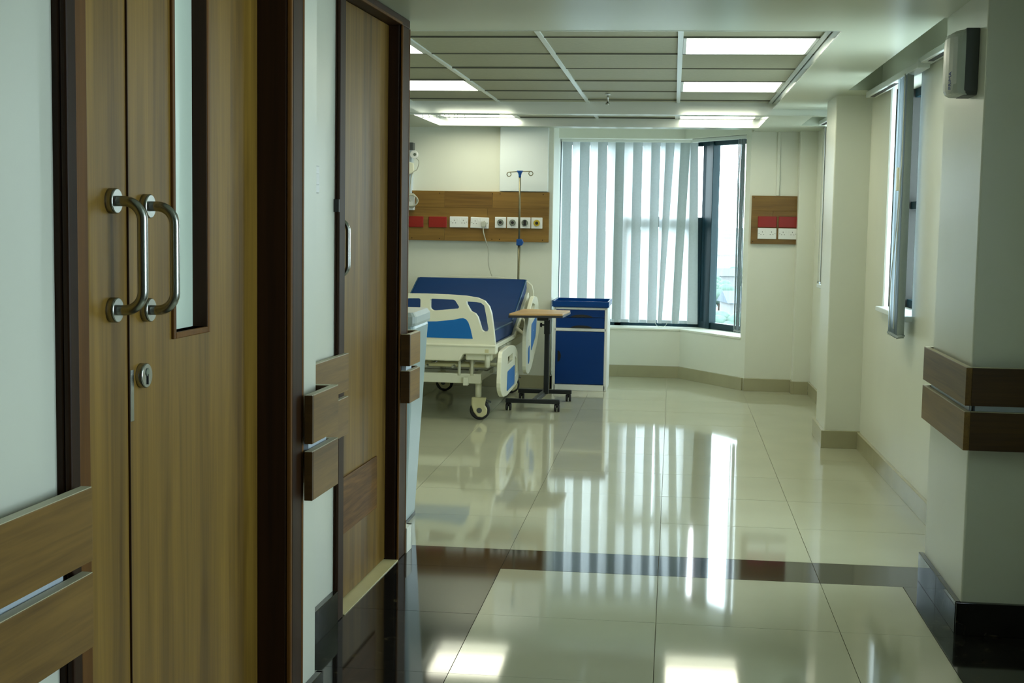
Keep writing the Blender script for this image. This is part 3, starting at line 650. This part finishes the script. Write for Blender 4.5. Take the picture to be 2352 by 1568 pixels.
def caster(x, y, ang):
    q = bpy.data.objects.new('caster', None); C.objects.link(q); q.parent = bed; q.location = (x, y, 0); q.rotation_euler = (0, 0, ang)
    obj('stem', MB().cyl((0, 0, .14), (0, 0, .26), .021, 14), 'ivory_plastic', q)
    hp = [(-.045, .152), (-.045, .10), (-.03, .055), (-.005, .022), (.03, .018), (.058, .04), (.062, .075), (.045, .10), (.05, .13), (.055, .150)]
    obj('housing', MB().prism(hp, -.030, .012, 'Y'), 'caster_ivory', q, bevel=.008)
    tr = MB().cyl((.012, -.018, .068), (.012, .030, .068), .068, 24); obj('tyre', tr, 'black_plastic', q, bevel=.01)
    obj('hub', MB().cyl((.008, -.030, .066), (.008, -.034, .066), .018, 14), 'grey_plastic', q)
    obj('brake_pedal', MB().prism([(.045, .13), (.085, .115), (.088, .123), (.05, .14)], -.02, .01, 'Y'), 'grey_plastic', q, bevel=.003)
caster(.335, .16, R(8)); caster(-.335, .16, R(-10)); caster(.32, 1.60, R(20)); caster(-.20, 1.60, R(0))
# side rails of the bed (given in room coordinates: y along the bed, z up)
BM = Matrix.Rotation(R(2), 4, 'Z') @ Matrix.Translation((1.6, -8.78, 0))
def rail_panel(nm, outline, holes, insets, X, parent=bed, thick=.028):
    o = plate(nm, outline, holes, X - thick / 2, X + thick / 2, 'X', 'ivory_plastic', None, .009, 3)
    o.data.transform(BM); o.parent = parent
    for q in insets:
        i = plate('blue_inset', q, [], X + thick / 2 - .004, X + thick / 2 + .0025, 'X', 'blue_panel', None); i.data.transform(BM); i.parent = o
    return o
ro = rounded([(8.705, .235), (8.764, .472), (9.162, .476), (9.496, .452), (9.722, .38), (9.80, .19), (9.60, .155), (9.084, .147), (8.846, .165)], .07, 4)
rail_panel('side_rail', ro, [rounded([(9.10, .405), (9.40, .405), (9.40, .355), (9.10, .355)], .015, 3), rounded([(9.53, .38), (9.63, .34), (9.66, .24), (9.53, .22)], .02, 3)], [rounded([(9.08, .31), (9.49, .315), (9.49, .18), (9.05, .18)], .02, 3)], -1.10)
ro = rounded([(9.576, .515), (9.786, .67), (10.073, .768), (10.36, .745), (10.56, .60), (10.545, .50), (10.366, .383), (9.975, .24), (9.769, .215), (9.60, .25)], .08, 4)
K_ = 1.01; sc_ = lambda L_: [(y * K_, 1.33 - (1.33 - z) * K_) for y, z in L_]
ro = sc_(ro)
rail_panel('side_rail', ro, [rounded([(9.90, .66), (10.10, .715), (10.28, .69), (10.2, .63), (9.95, .60)], .02, 3)], [rounded([(10.02, .56), (10.40, .60), (10.34, .45), (10.02, .36)], .03, 3), rounded([(9.82, .40), (9.92, .42), (9.92, .30), (9.82, .28)], .03, 3)], -1.04)
for y, z in ((9.1, .30), (9.45, .30)):
    a = MB().tube([(-1.10, y, z), (-1.13, y + .05, .40), (-1.16, y + .1, .45)], .012, 8); o = obj('rail_arm', a, 'ivory_plastic', None); o.data.transform(BM); o.parent = bed
for y, z in ((9.85, .45), (10.15, .5)):
    a = MB().tube([(-1.03, y, z), (-1.06, y, z + .05), (-1.12, y - .02, z + .1)], .012, 8); o = obj('rail_arm', a, 'ivory_plastic', None); o.data.transform(BM); o.parent = bed
# far-side rail (lowered), mirrored so the bed is complete
o = rail_panel('side_rail', [(y, z) for y, z in ro], [], [], -1.03); o.location = (-1.02, 0.03, -.12)

# ================================================================== IV POLE
t = thing('iv_pole', 'thin steel drip pole with two hooks and blue clips at the bed head', 'drip pole', (-1.185, 10.554, .50))
obj('lower_tube', MB().cyl((0, 0, .002), (-.002, 0, .67), .0105, 12), 'pole_metal', t); obj('upper_tube', MB().cyl((-.002, 0, .65), (-.005, 0, 1.19), .0075, 12), 'pole_metal', t)
obj('height_clip', MB().prism(rounded([(-.022, -.025), (.02, -.025), (.032, 0), (.02, .025), (-.022, .025)], .006), -.02, .02, 'Y'), 'clip_blue', t, bevel=.003).location = (.0, 0, .655)
top = MB(); top.tube([(-.005, 0, 1.155), (-.005, 0, 1.17), (-.005, 0, 1.185), (-.005, 0, 1.20), (-.005, 0, 1.206)], [.010, .010, .014, .024, .024], 16); obj('top_clip', top, 'clip_blue', t)
for s in (-1, 1):
    pts = [(-.005, 0, 1.20), (-.005 + s * .085, 0, 1.197 + s * .004)]
    pts += [(-.005 + s * (.085 + .016 * math.sin(a)), 0, 1.197 + s * .004 - .016 + .016 * math.cos(a)) for a in [R(20 * k) for k in range(1, 17)]]
    obj('hook', MB().tube(pts, .0035, 7), 'pole_metal', t)

# ================================================================== OVERBED TABLE
t = thing('overbed_table', 'overbed table with light wood top and black wheeled frame', 'table', (-.92, 9.72, 0))
tp = obj('table_top', MB().prism(rounded([(-.192, -.41), (.173, -.325), (.197, .09), (-.147, .135)], .015), .672, .685), 'table_wood', t, bevel=.003)
obj('edge_band', MB().prism(rounded([(-.195, -.413), (.176, -.328), (.200, .093), (-.150, .138)], .016), .657, .6725), 'black_plastic', tp, bevel=.003)
obj('support_bar', box(-.01, .07, -.25, .13, .629, .657), 'black_plastic', t, bevel=.004)
obj('post', box(.015, .051, .06, .105, .075, .63), 'dark_metal', t, bevel=.005)
obj('post_sleeve', box(.011, .055, .056, .109, .51, .63), 'dark_metal', t, bevel=.004)
obj('knob', MB().tube([(.012, .08, .575), (-.004, .08, .575), (-.006, .08, .575), (-.02, .08, .575)], [.006, .006, .017, .014], 14), 'black_plastic', t)
obj('base_bar', box(-.215, .165, -.32, -.285, .055, .085), 'dark_metal', t, bevel=.004)
obj('base_bar', box(-.19, .205, .245, .28, .055, .085), 'dark_metal', t, bevel=.004)
obj('base_link', MB().prism([(-.03, -.30), (.005, -.30), (.036, .26), (.0, .26)], .058, .088), 'dark_metal', t, bevel=.004)
for x, y in ((-.195, -.302), (.145, -.302), (-.165, .262), (.182, .262)):
    q = bpy.data.objects.new('caster', None); C.objects.link(q); q.parent = t; q.location = (x, y, 0)
    for s in (-1, 1): obj('wheel', MB().cyl((s * .004, .006, .026), (s * .020, .006, .026), .026, 18), 'black_plastic', q, bevel=.004)
    obj('stem', MB().cyl((0, 0, .03), (0, 0, .06), .008, 8), 'black_plastic', q)

# ================================================================== BEDSIDE CABINET
t = thing('bedside_cabinet', 'white bedside cabinet with blue drawers, door and tray top', 'cabinet', (-.706, 10.64, 0))
b = MB()
for s in (-1, 1): b.box(s * .202 - .012, s * .202 + .012, 0, .44, .0, .655)
b.box(-.202, .202, .03, .44, .02, .655); b.box(-.202, .202, 0, .05, 0, .048); b.box(-.202, .202, 0, .05, .468, .492); b.box(-.202, .202, 0, .05, .637, .655)
obj('body', b, 'white_plastic', t, bevel=.003)
tr = MB(); tr.box(-.216, .216, -.015, .45, .655, .664)
for q in ((-.222, .222, -.018, -.004), (-.222, .222, .44, .454), (-.222, -.208, -.018, .454), (.208, .222, -.018, .454)): tr.box(*q, .660, .703)
obj('tray_top', tr, 'cabinet_tray_blue', t, bevel=.005)
def grip(parent, cx_, z, w_, y=-.002):
    pts = [(cx_ - w_, z), (cx_ + w_, z)] + [(cx_ + w_ * math.cos(R(a)), z + .020 * math.sin(R(a))) for a in range(20, 180, 20)]
    obj('grip', MB().prism(pts, y - .004, y + .002, 'Y'), 'black_plastic', parent)
d = obj('drawer', box(-.188, .188, -.003, .04, .578, .636), 'cabinet_blue', t, bevel=.002); grip(d, .01, .579, .085)
d = obj('drawer', box(-.188, .188, -.003, .04, .494, .574), 'cabinet_blue', t, bevel=.002); grip(d, .01, .494, .085)
d = obj('door', box(-.190, .190, -.004, .04, .052, .464), 'cabinet_blue', t, bevel=.003)
pts = [(-.172, .225), (-.172, .315)] + [(-.172 + .026 * math.sin(R(a)), .27 + .045 * math.cos(R(a))) for a in range(20, 180, 20)]
obj('grip', MB().prism(pts, -.007, -.002, 'Y'), 'dark_metal', d)
for s in (-1, 1):
    for y in (.04, .40): obj('foot', MB().cyl((s * .18, y, 0), (s * .18, y, .02), .014, 10), 'grey_plastic', t)

# ================================================================== WINDOWS
GO = .30                                                   # glazing set back this far from the inner wall face
gc = (.077 + kc * GO, 11.73 + GO)                          # glazing corner
w1 = empty_struct('window_1', (0, 0, 0), 'bay window with dark teal aluminium frame')
YG = 11.73 + GO
def bar(x0, x1, z0, z1, name='frame_bar', y0=None, y1=None): return obj(name, box(x0, x1, y0 or YG - .03, y1 or YG + .03, z0, z1), 'window_frame', w1, bevel=.003)
bar(-1.0, gc[0], .42, .475); bar(-1.0, gc[0], 1.985, 2.03); bar(-1.0, -.955, .42, 2.03); bar(-.50, -.44, .42, 2.03)
bar(-.47, gc[0] + .02, 1.285, 1.375, 'transom', YG - .05, YG + .02); bar(.165, .245, .45, 1.37, 'sash_stile', YG - .055, YG + .02); bar(-.44, -.39, .45, 1.37, 'sash_stile', YG - .055, YG + .02)
obj('corner_mullion', MB().prism([(gc[0] + .005, YG - .045), (gc[0] + .03, YG - .075), dg(.055, GO - .045), dg(.055, GO + .03), (gc[0] + .06, YG + .04), (gc[0] + .005, YG + .03)], .42, 2.03), 'window_frame', w1, bevel=.004)
obj('pane', box(-.98, gc[0] - .03, YG - .004, YG + .004, .45, 2.01), 'window_glass', w1)
def dbar(t0, t1, z0, z1, o0=GO - .03, o1=GO + .03, m='window_frame', name='frame_bar'): return obj(name, MB().prism([dg(t0, o0), dg(t1, o0), dg(t1, o1), dg(t0, o1)], z0, z1), m, w1)
dbar(-.12, .84, .42, .475); dbar(-.12, .84, 1.985, 2.03); dbar(.80, .84, .42, 2.03)
dbar(-.12, .81, .47, 1.99, GO - .004, GO + .004, 'window_glass', 'pane')
sill = MB().prism([(-.985, 11.72), (.08, 11.72), dg(.85, -.01), dg(.85, GO - .03), (gc[0] - .02, YG - .03), (-.99, YG - .03)], .405, .4215)
obj('window_sill', sill, 'wall_paint', w1, bevel=.003)
def side_window(n, y0, y1, label, zb=.89):
    o = empty_struct('window_%d' % n, (0, 0, 0), label); x = 1.30
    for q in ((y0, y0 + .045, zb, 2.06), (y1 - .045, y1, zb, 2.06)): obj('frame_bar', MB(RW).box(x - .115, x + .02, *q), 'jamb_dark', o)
    for z in ((zb, zb + .045), (2.015, 2.06), (1.42, 1.46)): obj('frame_bar', MB(RW).box(x - .025, x + .025, y0, y1, *z), 'window_frame', o)
    obj('pane', MB(RW).box(x - .003, x + .003, y0 + .03, y1 - .03, zb + .03, 2.03), 'window_glass', o)
    obj('window_sill', MB(RW).box(1.12, x - .02, y0 - .02, y1 + .02, zb - .025, zb + .002), 'duct_paint', o, bevel=.004)
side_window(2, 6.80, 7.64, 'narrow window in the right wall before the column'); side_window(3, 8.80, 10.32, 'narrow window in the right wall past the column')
side_window(5, 5.25, 6.15, 'unseen narrow window added in the right wall behind the pillar', .50)  # out of sight; guessed from the bare headrail, added for left-wall daylight
o = empty_struct('window_4', (0, 0, 0), 'unseen corridor window added opposite the double door for daylight')  # never in view; added to throw daylight on the left wall
for q in ((1.72, 1.77, .80, 2.0), (2.9, 2.95, .80, 2.0), (2.32, 2.36, .80, 2.0)): obj('frame_bar', box(1.51, 1.57, *q), 'window_frame', o)
for z in ((.80, .85), (1.95, 2.0)): obj('frame_bar', box(1.51, 1.57, 1.72, 2.95, *z), 'window_frame', o)
obj('pane', box(1.537, 1.543, 1.75, 2.92, .83, 1.97), 'window_glass', o)

# ================================================================== VERTICAL BLINDS
def px2x(c): return -.993 + (c - 88) * .0012645
t = thing('vertical_blind', 'grey and white vertical blind across the wide side of the bay window', 'blind', (-.4, 11.93, 2.02))
T0 = Vector((-.4, 11.93, 2.02))
obj('headrail', box(-.985 + .4, .19 + .4, -.03, .03, -.012, .010), 'headrail_white', t, bevel=.003)
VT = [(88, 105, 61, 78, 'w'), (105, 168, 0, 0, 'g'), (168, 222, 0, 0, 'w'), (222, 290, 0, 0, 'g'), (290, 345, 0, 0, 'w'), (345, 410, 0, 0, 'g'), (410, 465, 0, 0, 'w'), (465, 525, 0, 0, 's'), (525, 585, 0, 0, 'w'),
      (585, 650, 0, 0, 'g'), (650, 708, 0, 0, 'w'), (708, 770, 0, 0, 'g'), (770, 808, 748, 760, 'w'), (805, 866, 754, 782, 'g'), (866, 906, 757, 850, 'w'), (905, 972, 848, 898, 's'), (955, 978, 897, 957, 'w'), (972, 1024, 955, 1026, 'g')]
for k, (a, b_, c0, c1, kd) in enumerate(VT):
    if c1 == 0: c0, c1 = a - 27, b_ - 27
    xa, xb, xc, xd = [max(px2x(q), -.985) for q in (a, b_, c0 + 27, c1 + 27)]
    if xb - xa < .004: xb = xa + .012; xd = max(xd, xc + .012)
    front = -.012 if kd != 'w' else .012
    n = 9; vs = []
    for zz, (p0, p1) in ((2.012, (xa, xb)), (.452, (xc, xd))):
        for i in range(n):
            s = i / (n - 1); bow = .006 * math.sin(math.pi * s)
            vs.append((p0 + (p1 - p0) * s - T0.x, front - bow * (1 if kd != 'w' else -1), zz - T0.z))
    fs = [(i, i + 1, n + i + 1, n + i) for i in range(n - 1)]
    mb = MB().add(vs, fs, True)
    v_ = obj('vane', mb, {'g': 'vane_grey', 'w': 'vane_white', 's': 'vane_shade'}[kd], t)
    xm0, xm1 = xc - T0.x, xd - T0.x
    obj('weight', box(xm0 + .004, max(xm1 - .004, xm0 + .008), front - .004, front + .004, .452 - T0.z, .478 - T0.z), 'vane_grey', v_)
ch = MB().tube(smooth_path([(px2x(760) - T0.x, -.02, .46 - T0.z), (px2x(785) - T0.x, -.02, .425 - T0.z), (px2x(830) - T0.x, -.02, .43 - T0.z), (px2x(850) - T0.x, -.02, .47 - T0.z)]), .0022, 6); obj('bead_chain', ch, 'cord_white', t)

def bunch(label, base, dirv, outv, n, pitch, width, z0, z1, rail=None, mats=('vane_grey', 'vane_shade')):
    """stack of pushed-aside vanes: each stands nearly edge-on"""
    bx, by = base; t = thing('vertical_blind', label, 'blind', (bx, by, z1))
    if rail: obj('headrail', MB(lambda v: v - Vector((bx, by, z1))).prism(rail[0], rail[1], rail[2]), 'headrail_white', t, bevel=.003); obj('rail_slot', MB(lambda v: v - Vector((bx, by, z1))).prism(rail[3], rail[1] - .0015, rail[1] + .002), 'black_plastic', t)
    for k in range(n):
        ox, oy = dirv[0] * pitch * k, dirv[1] * pitch * k; m_ = 6; vs = []
        lean = random.uniform(-.012, .012); sp = 1 + .35 * (k / n - .5)
        for zz, sc in ((z1, .9), (.5 * (z0 + z1), 1.0), (z0, 1.0)):
            for i in range(m_):
                s = (i / (m_ - 1) - .5) * width * sc; bow = .008 * math.cos(math.pi * (i / (m_ - 1) - .5))
                l = lean * (z1 - zz) / (z1 - z0)
                vs.append((ox * sp + outv[0] * s + dirv[0] * (bow + l), oy * sp + outv[1] * s + dirv[1] * (bow + l), zz - z1))
        fs = [(r * m_ + i, r * m_ + i + 1, (r + 1) * m_ + i + 1, (r + 1) * m_ + i) for r in range(2) for i in range(m_ - 1)]
        v_ = obj('vane', MB().add(vs, fs, True), mats[k % len(mats)], t)
        a = Vector(vs[2 * m_]); e = Vector(vs[3 * m_ - 1]); obj('weight', MB().tube([a + Vector((0, 0, .012)), e + Vector((0, 0, .012))], .006, 6), 'vane_grey', v_)
    return t
e0 = dg(.765, .045)
bunch('bunched grey vertical blind at the narrow angled side of the bay window', e0, (-DX, -DY), (NX * .5 - DX * .5, NY * .5 - DY * .5), 7, .012, .065, .452, 2.0, ([dg(.06, .03), dg(.83, .03), dg(.83, .075), dg(.06, .075)], 2.0, 2.028, [dg(.14, .05), dg(.70, .05), dg(.70, .06), dg(.14, .06)]))
rail1 = [tuple(RW(Vector(p))[:2]) for p in ((1.08, 6.50, 0), (1.135, 6.50, 0), (1.135, 8.02, 0), (1.08, 8.02, 0))]
slot1 = [tuple(RW(Vector(p))[:2]) for p in ((1.095, 7.2, 0), (1.118, 7.2, 0), (1.118, 7.97, 0), (1.095, 7.97, 0))]
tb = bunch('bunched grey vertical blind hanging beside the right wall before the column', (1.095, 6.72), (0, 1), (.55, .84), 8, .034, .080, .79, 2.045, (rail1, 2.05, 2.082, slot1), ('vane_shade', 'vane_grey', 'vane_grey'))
for k_, y_ in enumerate((.53,)): obj('vane', MB().add([(.012 + .012 * math.sin(3.14 * i_ / 5), y_ + .09 * i_ / 5, z_) for z_ in (0, -1.15) for i_ in range(6)], [(i_, i_ + 1, 7 + i_, 6 + i_) for i_ in range(5)], True), 'vane_white', tb)
obj('pull_cord', MB().tube(smooth_path([(-.03, -.02, 0), (-.025, .0, -.3), (-.03, .05, -.7), (-.04, .10, -1.0), (-.03, .14, -1.2)]), .0025, 6), 'cord_white', tb)
obj('pull_cord', MB().tube(smooth_path([(-.03, -.02, 0), (-.03, -.02, -.5), (-.035, .0, -.9), (-.03, .02, -1.21)]), .0025, 6), 'cord_white', tb)
obj('cord_weight', box(-.052, -.040, -.045, -.015, -.55, -.44), 'ivory_plastic', tb, bevel=.003)
rail3 = [tuple(RW(Vector(p))[:2]) for p in ((1.085, 8.80, 0), (1.14, 8.80, 0), (1.14, 10.5, 0), (1.085, 10.5, 0))]
slot3 = [tuple(RW(Vector(p))[:2]) for p in ((1.100, 9.6, 0), (1.122, 9.6, 0), (1.122, 10.4, 0), (1.100, 10.4, 0))]
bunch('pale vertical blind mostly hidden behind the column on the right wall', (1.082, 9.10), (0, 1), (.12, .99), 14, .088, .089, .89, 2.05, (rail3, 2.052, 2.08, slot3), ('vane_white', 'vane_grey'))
t = thing('blind_headrail', 'empty white blind headrail on the right wall behind the dispenser', 'headrail', tuple(RW(Vector((1.12, 5.9, 2.075)))))
BH = t.location.copy()
obj('rail', MB(lambda v: RW(v) - BH).box(1.09, 1.15, 5.22, 6.56, 2.072, 2.10), 'headrail_white', t, bevel=.003)
obj('rail_slot', MB(lambda v: RW(v) - BH).box(1.108, 1.132, 5.25, 6.42, 2.070, 2.075), 'black_plastic', t)

# ================================================================== OUTSIDE
g = MB(); n = 40
vs = []; 
for j in range(n + 1):
    for i in range(n + 1):
        x = -300 + 600 * i / n; y = 16 + 1200 * (j / n) ** 2; vs.append((x, y, -22 + 6 * math.sin(x * .013 + 1) * math.sin(y * .008) + min(y, 1000) * .014))
g.add(vs, [(j * (n + 1) + i, j * (n + 1) + i + 1, (j + 1) * (n + 1) + i + 1, (j + 1) * (n + 1) + i) for j in range(n) for i in range(n)], True)
struct(obj('ground', g, 'land'), 'pale landscape far below the window')
bpy.context.view_layer.update()
def tree(x, y, z, s, lab):
    t = thing('tree', lab, 'tree', (x, y, z), 0, 'trees below the window')
    cr = MB()
    for k in range(7):
        a = k * 2.4; cr.sphere((.45 * s * math.cos(a) * (k > 0), .45 * s * math.sin(a) * (k > 0), s * (1.1 + .25 * math.sin(k * 1.7))), s * (.55 + .12 * math.sin(k * 3.1)), 10, 7, (1, 1, .85))
    obj('crown', cr, 'leaf_green', t); obj('trunk', MB().cyl((0, 0, -1), (0, 0, s * .9), .08 * s, 7), 'mahogany', t)
for k in range(16):
    y = 75 + 22 * k; x = y * (.038 + .012 * math.sin(k * 2.3)) + .2
    z = -22 + 6 * math.sin(x * .013 + 1) * math.sin(y * .008) + min(y, 1000) * .014
    tree(x, y, z, 2.2 + .9 * math.sin(k * 1.9), 'green leafy tree far below the bay window')
for k, (y, fx, wdt, lab) in enumerate(((108, .030, 6, 'small pale house nearest the hospital far below the bay window'), (196, .058, 8, 'mid-distance pale house among trees below the bay window'), (306, .030, 10, 'pale long house farthest out below the bay window'))):
    x = y * fx; z = -22 + 6 * math.sin(x * .013 + 1) * math.sin(y * .008) + min(y, 1000) * .014
    t = thing('house', lab, 'house', (x, y, z), .2 * k, 'houses below the window')
    obj('walls', box(-wdt / 2, wdt / 2, -3, 3, -1, 4), 'house_wall', t); obj('roof', MB().prism([(-3.4, 4), (3.4, 4), (0, 5.6)], -wdt / 2 - .4, wdt / 2 + .4, 'X'), 'house_roof', t)

# sky portals (guide sampling only, they give off no light)
portal('sky_portal', (-.36, 12.2, 1.22), (R(-90), 0, 0), 1.2, 1.7)
px_, py_ = dg(.45, GO + .1); portal('sky_portal', (px_, py_, 1.22), (R(-90), 0, math.atan2(-NX, NY)), .9, 1.7)
portal('sky_portal', (1.5, 7.2, 1.47), (0, R(90), 0), 1.3, 1.0)
portal('sky_portal', (1.5, 9.55, 1.47), (0, R(90), 0), 1.3, 1.6)
portal('sky_portal', (1.65, 2.33, 1.4), (0, R(90), 0), 1.2, 1.2)
portal('sky_portal', (1.5, 5.72, 1.3), (0, R(90), 0), 1.6, .9)
